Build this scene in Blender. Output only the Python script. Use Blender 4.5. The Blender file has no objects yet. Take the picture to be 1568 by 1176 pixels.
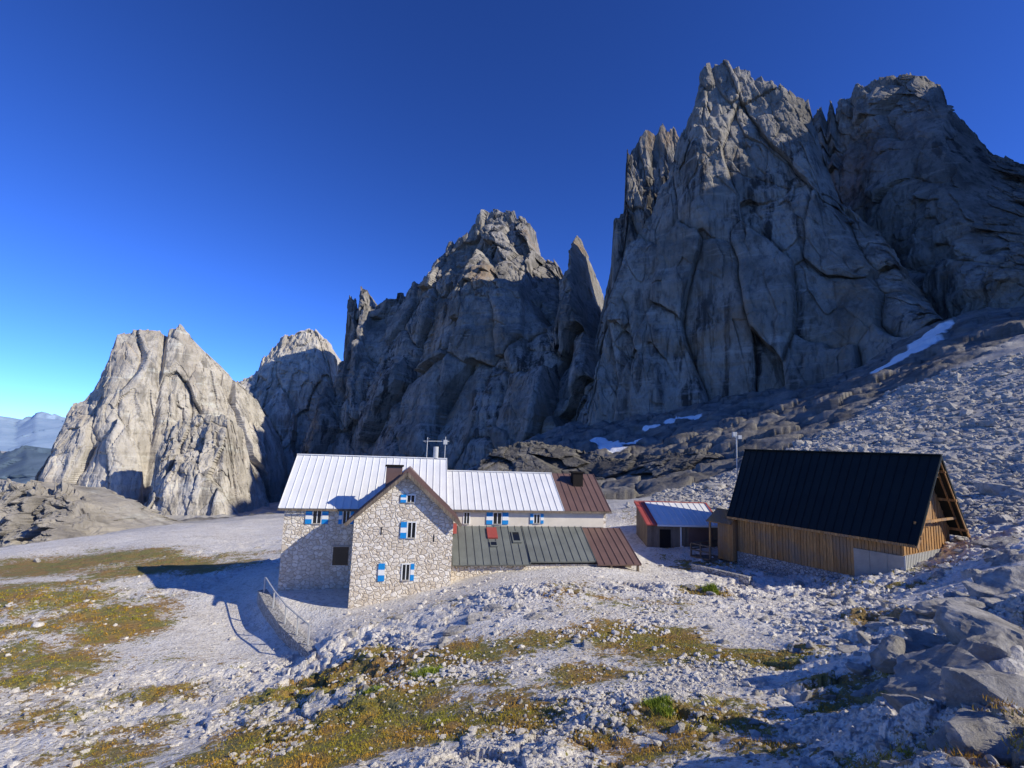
import bpy, math, random
import numpy as np
from mathutils import Matrix, Vector
random.seed(7); rng=np.random.default_rng(11)
scene=bpy.context.scene
# ------------------------------------------------------------ image frame: pixel coordinates projected to world points at guessed depths
FPX=760.0; PITCH=math.radians(7.05); ROLL=math.radians(2.0)
Fv=np.array([0,math.cos(PITCH),math.sin(PITCH)]); U0=np.array([0,-math.sin(PITCH),math.cos(PITCH)]); R0=np.array([1.,0,0])
Rv=math.cos(ROLL)*R0+math.sin(ROLL)*U0; Uv=math.cos(ROLL)*U0-math.sin(ROLL)*R0
def ray(u,v):
    return Fv+(u-784)/FPX*Rv+(588-v)/FPX*Uv
def S(u,v,y,*w):
    if w: return np.array([u,v,y],float)
    d=ray(u,v); return d*(y/d[1])
# ------------------------------------------------------------ noise
def _h(ix,iy,iz,seed):
    with np.errstate(over='ignore'):
        h=(ix.astype(np.uint32)*np.uint32(374761393)+iy.astype(np.uint32)*np.uint32(668265263)+iz.astype(np.uint32)*np.uint32(2246822519)+np.uint32(seed*3266489917&0xffffffff))
        h=(h^(h>>np.uint32(13)))*np.uint32(1274126177); h=(h^(h>>np.uint32(15)))*np.uint32(2654435761); h=h^(h>>np.uint32(16))
    return h.astype(np.float64)/4294967295.0*2-1
def vn(x,y,z,seed=0):
    fx,fy,fz=np.floor(x),np.floor(y),np.floor(z)
    ix,iy,iz=fx.astype(np.int64),fy.astype(np.int64),fz.astype(np.int64)
    tx,ty,tz=x-fx,y-fy,z-fz
    tx=tx*tx*(3-2*tx);ty=ty*ty*(3-2*ty);tz=tz*tz*(3-2*tz)
    def c(a,b,d): return _h((ix+a)&0xffffffff,(iy+b)&0xffffffff,(iz+d)&0xffffffff,seed)
    x00=c(0,0,0)*(1-tx)+c(1,0,0)*tx; x10=c(0,1,0)*(1-tx)+c(1,1,0)*tx
    x01=c(0,0,1)*(1-tx)+c(1,0,1)*tx; x11=c(0,1,1)*(1-tx)+c(1,1,1)*tx
    return (x00*(1-ty)+x10*ty)*(1-tz)+(x01*(1-ty)+x11*ty)*tz
def fbm(x,y,z,o=5,seed=0,g=.5):
    a=1.;s=0;n=0
    for i in range(o):
        s=s+a*vn(x,y,z,seed+i); n+=a; a*=g; x=x*2.03+5.1;y=y*2.03+1.7;z=z*2.03+9.2
    return s/n
def ridged(x,y,z,o=5,seed=0,g=.5):
    a=1.;s=0;n=0
    for i in range(o):
        s=s+a*(1-2*np.abs(vn(x,y,z,seed+i))); n+=a; a*=g; x=x*2.07+5.1;y=y*2.07+1.7;z=z*2.07+9.2
    return s/n
def cells(x,y,z,seed=0,tilt=.8):
    bx,by,bz=np.floor(x-.5).astype(np.int64),np.floor(y-.5).astype(np.int64),np.floor(z-.5).astype(np.int64)
    f1=np.full(x.shape,9.);f2=np.full(x.shape,9.);val=np.zeros(x.shape)
    flat=not np.any(z)
    for a in (0,1):
        for b in (0,1):
            for c in ((1,) if flat else (0,1)):
                ix,iy,iz=bx+a,by+b,bz+c; I,J,K=ix&0xffffffff,iy&0xffffffff,iz&0xffffffff
                h1,h2,h3,h4=_h(I,J,K,seed),_h(I,J,K,seed+1),_h(I,J,K,seed+2),_h(I,J,K,seed+3)
                dx=x-(ix+.5+.42*h1);dy=y-(iy+.5+.42*h2);dz=z-(iz+.5+.42*h3)
                d=np.sqrt(dx*dx+dy*dy+(0 if flat else dz*dz)); v=h4+tilt*(dx*h2*1.5+dy*h3*1.5+(0 if flat else dz*h1*1.5))
                m=d<f1; f2=np.where(m,f1,np.minimum(f2,d)); val=np.where(m,v,val); f1=np.where(m,d,f1)
    return val,f2-f1
def sst(a,b,x):
    t=np.clip((x-a)/(b-a),0,1); return t*t*(3-2*t)
# ------------------------------------------------------------ mesh helpers
def npmesh(name,V,F,mat=None,smooth=False):
    V=np.asarray(V,dtype=np.float32); F=np.asarray(F,dtype=np.int32); k=F.shape[1]
    me=bpy.data.meshes.new(name)
    me.vertices.add(len(V)); me.vertices.foreach_set('co',V.ravel())
    me.loops.add(F.size); me.loops.foreach_set('vertex_index',F.ravel())
    me.polygons.add(len(F)); me.polygons.foreach_set('loop_start',np.arange(0,F.size,k,dtype=np.int32))
    me.polygons.foreach_set('loop_total',np.full(len(F),k,dtype=np.int32))
    me.polygons.foreach_set('use_smooth',np.full(len(F),smooth,dtype=bool))
    me.update(calc_edges=True); me.validate()
    ob=bpy.data.objects.new(name,me); scene.collection.objects.link(ob)
    if mat: me.materials.append(mat)
    return ob
def gridfaces(nr,nc):
    i=np.arange(nr-1)[:,None]*nc+np.arange(nc-1)[None,:]; i=i.ravel()
    return np.stack([i,i+1,i+nc+1,i+nc],1)
class MB:
    def __init__(s): s.v=[];s.f=[];s.m=[]
    def add(s,vs,fs,m=0):
        o=len(s.v); s.v+= [tuple(map(float,p)) for p in vs]; s.f+=[tuple(i+o for i in f) for f in fs]; s.m+=[m]*len(fs)
    def box(s,x0,x1,y0,y1,z0,z1,m=0):
        s.add([(x0,y0,z0),(x1,y0,z0),(x1,y1,z0),(x0,y1,z0),(x0,y0,z1),(x1,y0,z1),(x1,y1,z1),(x0,y1,z1)],
              [(0,3,2,1),(4,5,6,7),(0,1,5,4),(1,2,6,5),(2,3,7,6),(3,0,4,7)],m)
    def slab(s,pts,th,m=0):
        p=[np.array(q,float) for q in pts]; n=np.cross(p[1]-p[0],p[3]-p[0]); n/=np.linalg.norm(n)
        if n[2]<0: p=p[::-1]; n=-n
        b=[q-n*th for q in p]
        s.add(p+b,[(0,1,2,3),(7,6,5,4),(0,4,5,1),(1,5,6,2),(2,6,7,3),(3,7,4,0)],m)
    def beam(s,a,b,w,h,m=0,up=(0,0,1)):
        a=np.array(a,float);b=np.array(b,float);d=b-a;d/=np.linalg.norm(d);u=np.array(up,float)
        if abs(np.dot(d,u))>.95: u=np.array([0,1.,0])
        r=np.cross(d,u);r/=np.linalg.norm(r);u=np.cross(r,d)
        P=[]
        for q in (a,b):
            for (i,j) in ((-1,-1),(1,-1),(1,1),(-1,1)): P.append(q+r*i*w/2+u*j*h/2)
        s.add(P,[(0,1,2,3),(7,6,5,4),(0,4,5,1),(1,5,6,2),(2,6,7,3),(3,7,4,0)],m)
    def cyl(s,a,b,r,m=0,n=12,r2=None):
        a=np.array(a,float);b=np.array(b,float);d=b-a;d/=np.linalg.norm(d);u=np.array([0,0,1.])
        if abs(d[2])>.9:u=np.array([1.,0,0])
        x=np.cross(d,u);x/=np.linalg.norm(x);y=np.cross(d,x); r2=r if r2 is None else r2
        P=[a+(x*math.cos(t)+y*math.sin(t))*r for t in np.linspace(0,2*math.pi,n,endpoint=False)]
        P+=[b+(x*math.cos(t)+y*math.sin(t))*r2 for t in np.linspace(0,2*math.pi,n,endpoint=False)]
        s.add(P,[(i,(i+1)%n,n+(i+1)%n,n+i) for i in range(n)]+[tuple(range(n))[::-1],tuple(range(n,2*n))],m)
    def extrude(s,poly,axis,a,b,m=0):
        n=len(poly)
        P=[]
        for c in (a,b):
            for (p,q) in poly: P.append((c,p,q) if axis=='x' else (p,c,q))
        s.add(P,[tuple(range(n)),tuple(range(n,2*n))[::-1]]+[(i,n+i,n+(i+1)%n,(i+1)%n) for i in range(n)],m)
    def make(s,name,parent,mats,bevel=0):
        me=bpy.data.meshes.new(name); me.from_pydata(s.v,[],s.f)
        for m in mats: me.materials.append(m)
        me.polygons.foreach_set('material_index',s.m); me.update()
        import bmesh
        bm=bmesh.new();bm.from_mesh(me);bmesh.ops.recalc_face_normals(bm,faces=bm.faces);bm.to_mesh(me);bm.free()
        ob=bpy.data.objects.new(name,me); scene.collection.objects.link(ob)
        if parent: ob.parent=parent
        if bevel:
            md=ob.modifiers.new('b','BEVEL'); md.width=bevel; md.segments=1; md.limit_method='ANGLE'
        return ob
def empty(name,loc,rz=0):
    e=bpy.data.objects.new(name,None); scene.collection.objects.link(e); e.location=loc; e.rotation_euler=(0,0,rz); return e
# ------------------------------------------------------------ materials
class NT:
    def __init__(s,name):
        s.mat=bpy.data.materials.new(name); s.mat.use_nodes=True; s.t=s.mat.node_tree; s.n=s.t.nodes; s.l=s.t.links
        s.b=s.n['Principled BSDF']; s.b.inputs['Roughness'].default_value=.9
        s.b.inputs['Specular IOR Level'].default_value=.2
        s.tc=s.n.new('ShaderNodeTexCoord')
    def map(s,scale=(1,1,1),src='Object',rot=(0,0,0)):
        m=s.n.new('ShaderNodeMapping'); m.inputs['Scale'].default_value=scale; m.inputs['Rotation'].default_value=rot
        s.l.new(s.tc.outputs[src],m.inputs[0]); return m.outputs[0]
    def noise(s,vec,scale,detail=6,rough=.6,dist=0):
        x=s.n.new('ShaderNodeTexNoise'); x.inputs['Scale'].default_value=scale; x.inputs['Detail'].default_value=detail
        x.inputs['Roughness'].default_value=rough; x.inputs['Distortion'].default_value=dist; s.l.new(vec,x.inputs['Vector']); return x.outputs[0]
    def voro(s,vec,scale,feature='F1',out='Distance'):
        x=s.n.new('ShaderNodeTexVoronoi'); x.feature=feature; x.inputs['Scale'].default_value=scale; s.l.new(vec,x.inputs['Vector']); return x.outputs[out]
    def ramp(s,fac,stops):
        r=s.n.new('ShaderNodeValToRGB'); e=r.color_ramp.elements
        while len(e)<len(stops): e.new(.5)
        for i,(p,c) in enumerate(stops):
            e[i].position=p; e[i].color=(c,c,c,1) if not hasattr(c,'__len__') else (*c,1)
        s.l.new(fac,r.inputs[0]); return r.outputs[0]
    def mix(s,fac,a,b,mode='MIX'):
        m=s.n.new('ShaderNodeMix'); m.data_type='RGBA'; m.blend_type=mode
        for sock,val in ((m.inputs[0],fac),(m.inputs[6],a),(m.inputs[7],b)):
            if isinstance(val,(int,float)): sock.default_value=val
            elif isinstance(val,tuple): sock.default_value=(*val,1)
            else: s.l.new(val,sock)
        return m.outputs[2]
    def math(s,op,a,b=0.,c=None):
        m=s.n.new('ShaderNodeMath'); m.operation=op
        for i,val in enumerate((a,b,c)):
            if val is None: continue
            if isinstance(val,(int,float)): m.inputs[i].default_value=val
            else: s.l.new(val,m.inputs[i])
        return m.outputs[0]
    def attr(s,name):
        a=s.n.new('ShaderNodeAttribute'); a.attribute_name=name; return a.outputs['Fac']
    def bump(s,h,dist,strength=1.,prev=None):
        b=s.n.new('ShaderNodeBump'); b.inputs['Distance'].default_value=dist; b.inputs['Strength'].default_value=strength
        s.l.new(h,b.inputs['Height'])
        if prev is not None: s.l.new(prev,b.inputs['Normal'])
        return b.outputs[0]
    def col(s,c):
        if isinstance(c,tuple): s.b.inputs['Base Color'].default_value=(*c,1)
        else: s.l.new(c,s.b.inputs['Base Color'])
    def nrm(s,n): s.l.new(n,s.b.inputs['Normal'])
def cliff_mat(name,lo,hi,stain,sc=1.,bd=2.0,orange=.5):
    m=NT(name); o=m.map()
    n1=m.noise(o,.02*sc,7,.65); n2=m.noise(m.map((1,1,.4)),.25*sc,6,.7)
    c=m.mix(m.ramp(n1,[(.38,0.),(.60,1.)]),lo,hi)
    c=m.mix(m.ramp(n2,[(.35,.6),(.50,0.)]),c,tuple(x*.5 for x in lo))
    st=m.noise(m.map((1,1,.05)),.12*sc,6,.65); grp=m.ramp(m.noise(o,.010*sc,4,.5),[(.42,.25),(.60,1.)])
    c=m.mix(m.math('MULTIPLY',m.ramp(st,[(.50,0.),(.60,.95)]),grp),c,stain)
    og=m.noise(o,.014*sc,6,.7,1.)
    c=m.mix(m.math('MULTIPLY',m.ramp(og,[(.55,0.),(.66,1.)]),orange),c,(.38,.25,.14))
    lv=m.map((.25,.25,1.3)); ln=m.noise(lv,.12*sc,5,.7)
    c=m.mix(m.math('MULTIPLY',m.ramp(ln,[(.56,0.),(.66,1.)]),.5),c,tuple(min(.68,x*1.3) for x in hi))
    m.col(c)
    b=m.bump(m.noise(m.map((1,1,.35)),.2*sc,9,.75),bd*1.5,.9)
    m.nrm(b); return m.mat
M_cliff=cliff_mat('limestone_cliff',(.195,.178,.150),(.37,.34,.295),(.05,.047,.043))
M_ledge=cliff_mat('shaded_ledge_rock',(.10,.092,.08),(.21,.195,.17),(.04,.038,.035),2.,1.,.1)  # cliff rock darkened so the sunlit bluff reads as shaded
M_pale=cliff_mat('pale_limestone_cliff',(.40,.36,.30),(.58,.535,.46),(.22,.20,.17),.8,1.6,.2)
def ground_mat():
    m=NT('alpine_ground'); o=m.map()
    n1=m.noise(o,.35,6,.6); n2=m.noise(o,3.,6,.7); n3=m.noise(o,14.,3,.7)
    c=m.mix(m.ramp(n1,[(.35,0.),(.65,1.)]),(.72,.655,.555),(.86,.81,.72))
    c=m.mix(m.ramp(n2,[(.36,.75),(.49,0.)]),c,(.40,.345,.265))
    c=m.mix(m.ramp(m.noise(o,.9,5,.75),[(.34,.7),(.46,0.)]),c,(.50,.43,.34))
    vc=m.voro(o,9.,'F1','Color'); sep=m.n.new('ShaderNodeSeparateColor'); m.l.new(vc,sep.inputs[0])
    c=m.mix(m.math('MULTIPLY',sep.outputs[0],.3),c,(.90,.86,.79))
    g=m.math('ADD',m.attr('grass'),m.math('MULTIPLY',m.math('SUBTRACT',n2,.5),2.2))
    g=m.math('ADD',g,m.math('MULTIPLY',m.math('SUBTRACT',n3,.5),1.2))
    gm=m.ramp(g,[(.33,0.),(.47,1.)])
    gc=m.mix(m.ramp(m.noise(o,.6,5,.7),[(.42,0.),(.58,1.)]),(.23,.205,.022),(.36,.19,.03))
    gc=m.mix(m.ramp(n3,[(.3,.7),(.6,0.)]),gc,(.08,.072,.012))
    c=m.mix(m.math('MULTIPLY',gm,.92),c,gc)
    sc_c=m.mix(m.ramp(m.noise(o,.08,8,.7),[(.35,0.),(.65,1.)]),(.34,.315,.275),(.54,.51,.455))
    c=m.mix(m.attr('scree'),c,sc_c)
    dk=m.mix(m.ramp(m.noise(m.map((1,1,3)),.07,8,.72),[(.38,0.),(.62,1.)]),(.11,.10,.085),(.25,.23,.20))  # shade on the apron painted in as a darker rock colour
    c=m.mix(m.attr('shaded_apron'),c,dk)
    sf=m.ramp(m.attr('snow'),[(.40,0.),(.50,1.)])
    c=m.mix(sf,c,(.90,.90,.88))
    m.col(c)
    b=m.bump(m.noise(o,.5,9,.75),.7,.5)
    b=m.bump(n2,.13,.85,b)
    b=m.bump(m.voro(o,7.),.05,.8,b)
    m.nrm(b); return m.mat
M_ground=ground_mat()
def rock_mat(name,a,b_):
    m=NT(name); o=m.map(); n=m.noise(o,2.2,7,.7)
    c=m.mix(m.ramp(n,[(.35,0.),(.62,1.)]),a,b_)
    c=m.mix(m.ramp(m.noise(o,.5,5,.6),[(.5,0.),(.7,.5)]),c,tuple(x*.75 for x in a))
    m.col(c); b=m.bump(m.noise(o,3.5,9,.75),.2,.9); m.nrm(b); return m.mat
M_stone=rock_mat('limestone_gravel',(.62,.56,.47),(.86,.81,.73))
M_boulder=rock_mat('grey_boulder_rock',(.27,.25,.22),(.54,.505,.45))
M_scree=rock_mat('scree_rock',(.28,.26,.23),(.52,.485,.43))
def masonry(name,sA,sB,mort,sc=3.2,lo=.02,hi=.07):
    m=NT(name); o=m.map((1,1,1.3))
    w=m.n.new('ShaderNodeVectorMath'); w.operation='ADD'; nz=m.n.new('ShaderNodeTexNoise'); nz.inputs['Scale'].default_value=2.5
    m.l.new(o,nz.inputs['Vector']); w2=m.n.new('ShaderNodeVectorMath'); w2.operation='SCALE'; w2.inputs['Scale'].default_value=.35
    m.l.new(nz.outputs[1],w2.inputs[0]); m.l.new(o,w.inputs[0]); m.l.new(w2.outputs[0],w.inputs[1]); o2=w.outputs[0]
    e=m.voro(o2,sc,'DISTANCE_TO_EDGE'); vc=m.voro(o2,sc,'F1','Color'); sep=m.n.new('ShaderNodeSeparateColor'); m.l.new(vc,sep.inputs[0])
    c=m.mix(sep.outputs[0],sA,sB); c=m.mix(m.ramp(m.noise(o,9.,5,.7),[(.3,.5),(.6,0.)]),c,tuple(x*.7 for x in sA))
    k=m.ramp(m.math('ADD',e,m.math('MULTIPLY',m.math('SUBTRACT',m.noise(o,5.,4,.7),.5),.12)),[(lo,1.),(hi,0.)]); c=m.mix(m.math('MULTIPLY',k,.85),c,mort); m.col(c)
    b=m.bump(m.ramp(e,[(0.,0.),(.14,1.)]),.04,.9); b=m.bump(m.noise(o,12.,5,.7),.03,.8,b); m.nrm(b); return m.mat
M_mas=masonry('stone_masonry',(.62,.53,.41),(.90,.84,.73),(.44,.35,.245),3.3)
M_dry=masonry('dry_stone_wall',(.36,.34,.31),(.56,.54,.51),(.10,.095,.09),4.5)
def metal(name,c,rough=.45,spec=.5,var=.25):
    m=NT(name); o=m.map(); n=m.noise(o,.8,7,.65)
    m.col(m.mix(m.ramp(n,[(.35,0.),(.65,1.)]),c,tuple(x*(1-var) for x in c)))
    m.b.inputs['Roughness'].default_value=rough; m.b.inputs['Specular IOR Level'].default_value=spec
    m.nrm(m.bump(m.noise(o,1.5,4),.02,.5)); return m.mat
M_silver=metal('silver_sheet_roof',(.76,.75,.72),.5,.4,.1)
M_brownr=metal('brown_sheet_roof',(.17,.10,.08),.5)
M_greyr=metal('grey_sheet_roof',(.18,.19,.165),.45)
M_blackr=metal('black_sheet_roof',(.012,.017,.016),.55,.25)
M_redr=metal('red_sheet_roof',(.42,.085,.065),.5)
M_white=metal('white_paint',(.8,.8,.76),.6,.3,.06)
M_blue=metal('blue_paint',(.01,.25,.62),.5,.3,.1)
M_conc=metal('weathered_concrete',(.45,.41,.35),.9,.1,.3)
M_plaster=metal('pale_plaster',(.72,.65,.53),.9,.1,.15)
M_galv=metal('galvanised_steel',(.50,.50,.48),.4,.5,.15)
M_glass=metal('dark_window_glass',(.012,.015,.02),.12,.6,.0)
M_dark=metal('dark_recess',(.02,.017,.015),.9,.1,.1)
def wood(name,a,b_,pitch=.2,axis=0):
    m=NT(name); o=m.map(); sp=m.n.new('ShaderNodeSeparateXYZ'); m.l.new(o,sp.inputs[0])
    s1=m.math('ADD',sp.outputs[0],sp.outputs[1]); idx=m.math('FLOOR',m.math('DIVIDE',s1,pitch))
    wn=m.n.new('ShaderNodeTexWhiteNoise'); wn.noise_dimensions='1D'; m.l.new(idx,wn.inputs['W'])
    c=m.mix(wn.outputs['Value'],a,b_)
    gr=m.noise(m.map((9,9,.7)),3.,6,.7); c=m.mix(m.ramp(gr,[(.35,.7),(.58,0.)]),c,tuple(x*.45 for x in a))
    c=m.mix(m.ramp(m.noise(o,.7,5),[(.48,0.),(.66,.75)]),c,(.22,.175,.13))
    m.col(c); fr=m.math('FRACT',m.math('DIVIDE',s1,pitch)); g=m.ramp(fr,[(0.,0.),(.06,1.),(.94,1.),(1.,0.)])
    b=m.bump(g,.03,1.); b=m.bump(gr,.02,.5,b); m.nrm(b); m.b.inputs['Roughness'].default_value=.75; return m.mat
M_wood=wood('larch_boards',(.34,.18,.07),(.56,.32,.13))
M_woodd=wood('weathered_boards',(.15,.12,.09),(.26,.20,.14))
# ------------------------------------------------------------ terrain
CP=[(784,1176,9),(1200,1176,7),(1568,1176,5.5),(400,1176,12),(0,1176,15),(200,1176,14),(600,1176,10.5),(1000,1176,8),
(784,1050,15),(784,950,22.5),(784,900,28),(600,950,27),(600,1050,18),(500,1000,24.7),(500,1060,20),(400,1050,23),(300,1000,27),(150,950,31),
(0,900,37),(0,1000,26),(150,1060,22),(0,1080,20),(330,880,42),(100,860,50),(230,832,58),(400,838,58),(0,852,52),(300,930,34),
(545,932,30.9),(441,906,34),(430,908,33.5),(487,1003,25.2),(395,950,32),(380,930,34),(440,1032,24.8),(520,950,29),
(700,894,32),(815,874,33.4),(930,868,34.6),(1060,872,36),(1000,862,38),(1125,864,38),(1240,893,33),(1320,890,30.5),(1400,886,28),
(900,900,28),(1050,930,23.5),(1000,1000,17),(1000,1080,12),(1200,950,20.5),(1200,1050,13),(1400,950,17.5),(1400,1080,9.5),(1568,950,13.5),(1568,1050,8.8),(1568,870,22),(1500,853,27),
(1568,780,38),(1568,700,60),(1450,700,68),(1568,620,85),(1568,540,120),(1568,478,215),(1430,560,150),(1430,505,225),(1300,640,125),(1300,575,250),
(1200,700,95),(1140,745,62),(1100,720,110),(1100,615,300),(1000,790,48),(1010,760,75),(950,760,110),(950,645,350),(740,755,110),(850,750,160),(740,760,170),(850,665,360),
(500,790,130),(600,780,110),(650,760,400),(300,805,150),(300,812,330),(100,830,150),(100,822,350),(0,850,90),(480,800,380)]
pts=[];val=[]
for (u,v,y) in CP:
    p=S(u,v,y); r=math.hypot(p[0],p[1]); pts.append((math.atan2(p[0],p[1]),math.log(r))); val.append(p[2]/r)
for th,r,zr in [(0,1.5,-1.1),(-.8,1.5,-1.2),(.8,1.5,-1.1),(-1.5,2,-.9),(1.5,2,-.8),(1.5,8,-.35),(1.5,40,-.05),(1.3,150,.08),(1.5,400,.0),
                (-1.4,8,-.6),(-1.4,40,-.3),(-1.4,150,-.25),(-1.4,400,-.25),(0,4,-.72),(.7,4,-.68),(-.7,4,-.85),(-1.0,20,-.48),(-1.0,60,-.25),(1.1,25,-.16),(1.05,10,-.36)]:
    pts.append((th,math.log(r)));val.append(zr)
pts=np.array(pts)*np.array([2.,1.]); val=np.array(val); n=len(pts)
def phi(d2): return .5*d2*np.log(d2+1e-12)
D2=((pts[:,None]-pts[None])**2).sum(2)
A=np.zeros((n+3,n+3)); A[:n,:n]=phi(D2)+np.eye(n)*2e-4; A[:n,n]=1;A[:n,n+1:]=pts; A[n,:n]=1; A[n+1:,:n]=pts.T
W=np.linalg.solve(A,np.concatenate([val,[0,0,0]]))
def tbase(x,y):
    x=np.asarray(x,float);y=np.asarray(y,float); sh=x.shape; x=x.ravel();y=y.ravel()
    th=np.clip(np.arctan2(x,y),-1.8,1.8)*2; r=np.hypot(x,y); lr=np.log(np.clip(r,1.2,430.)); out=np.empty_like(x)
    for i in range(0,len(x),40000):
        q=np.stack([th[i:i+40000],lr[i:i+40000]],1)
        d2=((q[:,None]-pts[None])**2).sum(2); out[i:i+40000]=phi(d2)@W[:n]+W[n]+q@W[n+1:]
    z=out*np.minimum(r,430.)
    f=sst(430,2500,r); z=z*(1-f)-420*f
    return z.reshape(sh)
HX,HY=-15.2,34.0; HA=math.radians(10); ZB=-10.0
def calm(x,y):
    lx=(x-HX)*math.cos(HA)+(y-HY)*math.sin(HA); ly=-(x-HX)*math.sin(HA)+(y-HY)*math.cos(HA)
    dx=np.maximum(np.maximum(-4-lx,lx-26),0); dy=np.maximum(np.maximum(-6-ly,ly-9),0)
    return sst(0,4,np.hypot(dx,dy))
def rocky(x,y):
    th=np.arctan2(x,y); r=np.hypot(x,y)
    return sst(.38,.72,th)*(1-sst(24,27,r)*(1-sst(.80,.86,th)))
def shaded_apron(x,y):  # apron zone that gets painted shade and blocky relief
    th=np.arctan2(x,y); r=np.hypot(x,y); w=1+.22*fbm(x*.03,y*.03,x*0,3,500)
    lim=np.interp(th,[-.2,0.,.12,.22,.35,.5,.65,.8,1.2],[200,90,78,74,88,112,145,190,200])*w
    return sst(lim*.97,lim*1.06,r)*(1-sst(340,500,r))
def tz(x,y):
    x=np.asarray(x,float);y=np.asarray(y,float); z=tbase(x,y); r=np.hypot(x,y); zz=np.zeros_like(x); th=np.arctan2(x,y)
    k=calm(x,y)*.9+.1; rk=rocky(x,y)*(1-sst(60,120,r))
    lf=1-.55*(1-sst(-.6,-.25,th))
    z=z+k*lf*(.30*sst(5,14,r)*fbm(x*.16,y*.16,zz,3,3))
    rr=ridged(x*.42,y*.42+.3*x*.2,zz,5,20,.55)
    patch=sst(-.05,.3,fbm(x*.10,y*.10,zz,2,77))
    cv,ce=cells(x*.8+.3*fbm(x,y,zz,2,301),y*.8+.4*x+.3*fbm(x,y,zz,2,302),zz,300,.9)
    cv2,ce2=cells(x*2.3,y*2.3+.7*x,zz,310,.9)
    z=z+k*(rk*(.42*np.maximum(rr,-.2)+.22*cv+.08*cv2-.16*np.exp(-ce*9)) + (1-rk)*lf*patch*(.36*np.maximum(rr-.05,0)+.13*cv+.06*cv2-.08*np.exp(-ce*9))*(1-sst(50,80,r)))
    z=z+k*.05*fbm(x*1.7,y*1.7,zz,4,41)
    far=sst(45,140,r); z=z+far*(2.2*ridged(x*.035,y*.035,zz,5,60)+.5*fbm(x*.2,y*.2,zz,4,61))*np.clip(r/200,.4,2)
    bk=shaded_apron(x,y); c3,e3=cells(x*.09,y*.09,zz,330,.9); z=z+bk*(1.2*c3-.8*np.exp(-e3*8)+1.2*ridged(x*.12,y*.12,zz,4,63))
    return z
def G(u,v,ymax=420):
    d=ray(u,v); ys=np.exp(np.linspace(math.log(4),math.log(ymax),1400)); P=d[None]*(ys/d[1])[:,None]
    h=tz(P[:,0],P[:,1]); b=np.where(P[:,2]<h)[0]; i=b[0] if len(b) else len(ys)-1
    return np.array([P[i,0],P[i,1],h[i]])
blobs=[]
for (u,v,ru,st) in [(140,858,5,1.1),(60,875,4,.9),(270,862,3.5,1.),(200,872,3,.9),(240,965,2.8,1.2),(330,962,2.4,1.2),(170,945,2.5,.9),(90,915,3,.8),(20,910,3,.7),(20,1000,2,.7),(120,1010,2.2,.8),(60,960,2,.8),
    (480,1055,1.7,1.3),(560,1020,1.5,1.2),(640,1050,1.9,1.3),(720,1000,1.7,1.1),(820,985,1.6,.8),(980,985,2.2,1.1),(1050,1010,1.8,.9),(900,1040,1.4,.8),(760,1090,1.5,1.1),(640,1110,1.5,1.1),(520,1110,1.7,1.3),(400,1130,1.6,.9),
    (460,1160,1.6,1.3),(350,1170,1,.9),(1000,1085,1.2,1.),(1180,1010,1.4,.8),(1130,1090,1.1,.7),(1300,1040,.9,.7),(1450,1150,.8,1.),(1540,1140,.8,1.),(1320,1080,.8,.9),(1330,945,1.2,.6),(1090,910,1.0,.6),(850,870,1.5,.5),
    (1030,866,1.5,.9),(1400,900,.8,.6),(860,1130,1.1,.8),(980,1160,1.,.9),(650,915,1.3,.6),(560,940,1.1,.5),(1230,1150,.8,.6),(250,1060,1.3,.7),(200,1120,1.3,.7),(80,1100,1.5,.6),(860,900,1.2,.5),(150,1165,1.2,.7),(30,1050,1.5,.6)]:
    p=G(u,v); blobs.append((p[0],p[1],ru,st))
def grassm(x,y):
    g=np.zeros_like(x)
    wx=x+1.8*fbm(x*.5,y*.5,x*0,4,90,.6); wy=y+1.8*fbm(x*.5,y*.5,x*0,4,95,.6)
    for (bx,by,r,s) in blobs:
        e=1+.5*(abs(bx)>8)
        g=np.maximum(g,s*.9*np.exp(-(((wx-bx)/(r*e))**2+((wy-by)/r)**2)*.9))
    g=g+.40*sst(-.1,.5,fbm(x*.25,y*.25,x*0,5,99,.6))*(1-sst(60,90,np.hypot(x,y)))
    return np.clip(g*calm(x,y)**.5,0,1.2)
NA=1200
th=np.concatenate([np.linspace(-1.9,-.86,60,endpoint=False),np.linspace(-.86,.86,NA-120),np.linspace(.86,1.9,61)[1:]]); NA=len(th)
rs=np.concatenate([np.exp(np.linspace(math.log(1.2),math.log(5),40,endpoint=False)),np.exp(np.linspace(math.log(5),math.log(90),600,endpoint=False)),np.exp(np.linspace(math.log(90),math.log(500),220,endpoint=False)),np.exp(np.linspace(math.log(500),math.log(30000),40))])
TH,RR=np.meshgrid(th,rs); X=RR*np.sin(TH);Y=RR*np.cos(TH); Z=tz(X,Y)
snow=np.zeros_like(X); nse=.5*fbm(X*.12,Y*.12,X*0,4,700,.6)
for (a_,b_,w_) in [((1352,562),(1400,534),4.5),((1400,534),(1434,506),7.),((915,672),(946,688),5.5),((952,679),(976,674),3.0),((1028,646),(1064,640),4.),((990,657),(1006,652),2.5)]:
    A3=G(*a_);B3=G(*b_); ab=(B3-A3)[:2]; L2=(ab@ab)+1e-6
    t=np.clip(((X-A3[0])*ab[0]+(Y-A3[1])*ab[1])/L2,0,1); dd=np.hypot(X-A3[0]-t*ab[0],Y-A3[1]-t*ab[1])
    snow=np.maximum(snow,1-dd/w_*.5+nse*.5)
snow=np.where(snow>.3,snow,0)*(RR>60)
snow=np.clip(snow-.15,0,1)
Z=Z*(1-sst(.35,.6,snow)*.6)+(tbase(X,Y)+1.6)*sst(.35,.6,snow)*.6
V=np.stack([X,Y,Z],2).reshape(-1,3)
gr=npmesh('ground',V,gridfaces(len(rs),NA)[:,::-1],M_ground,True)
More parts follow.
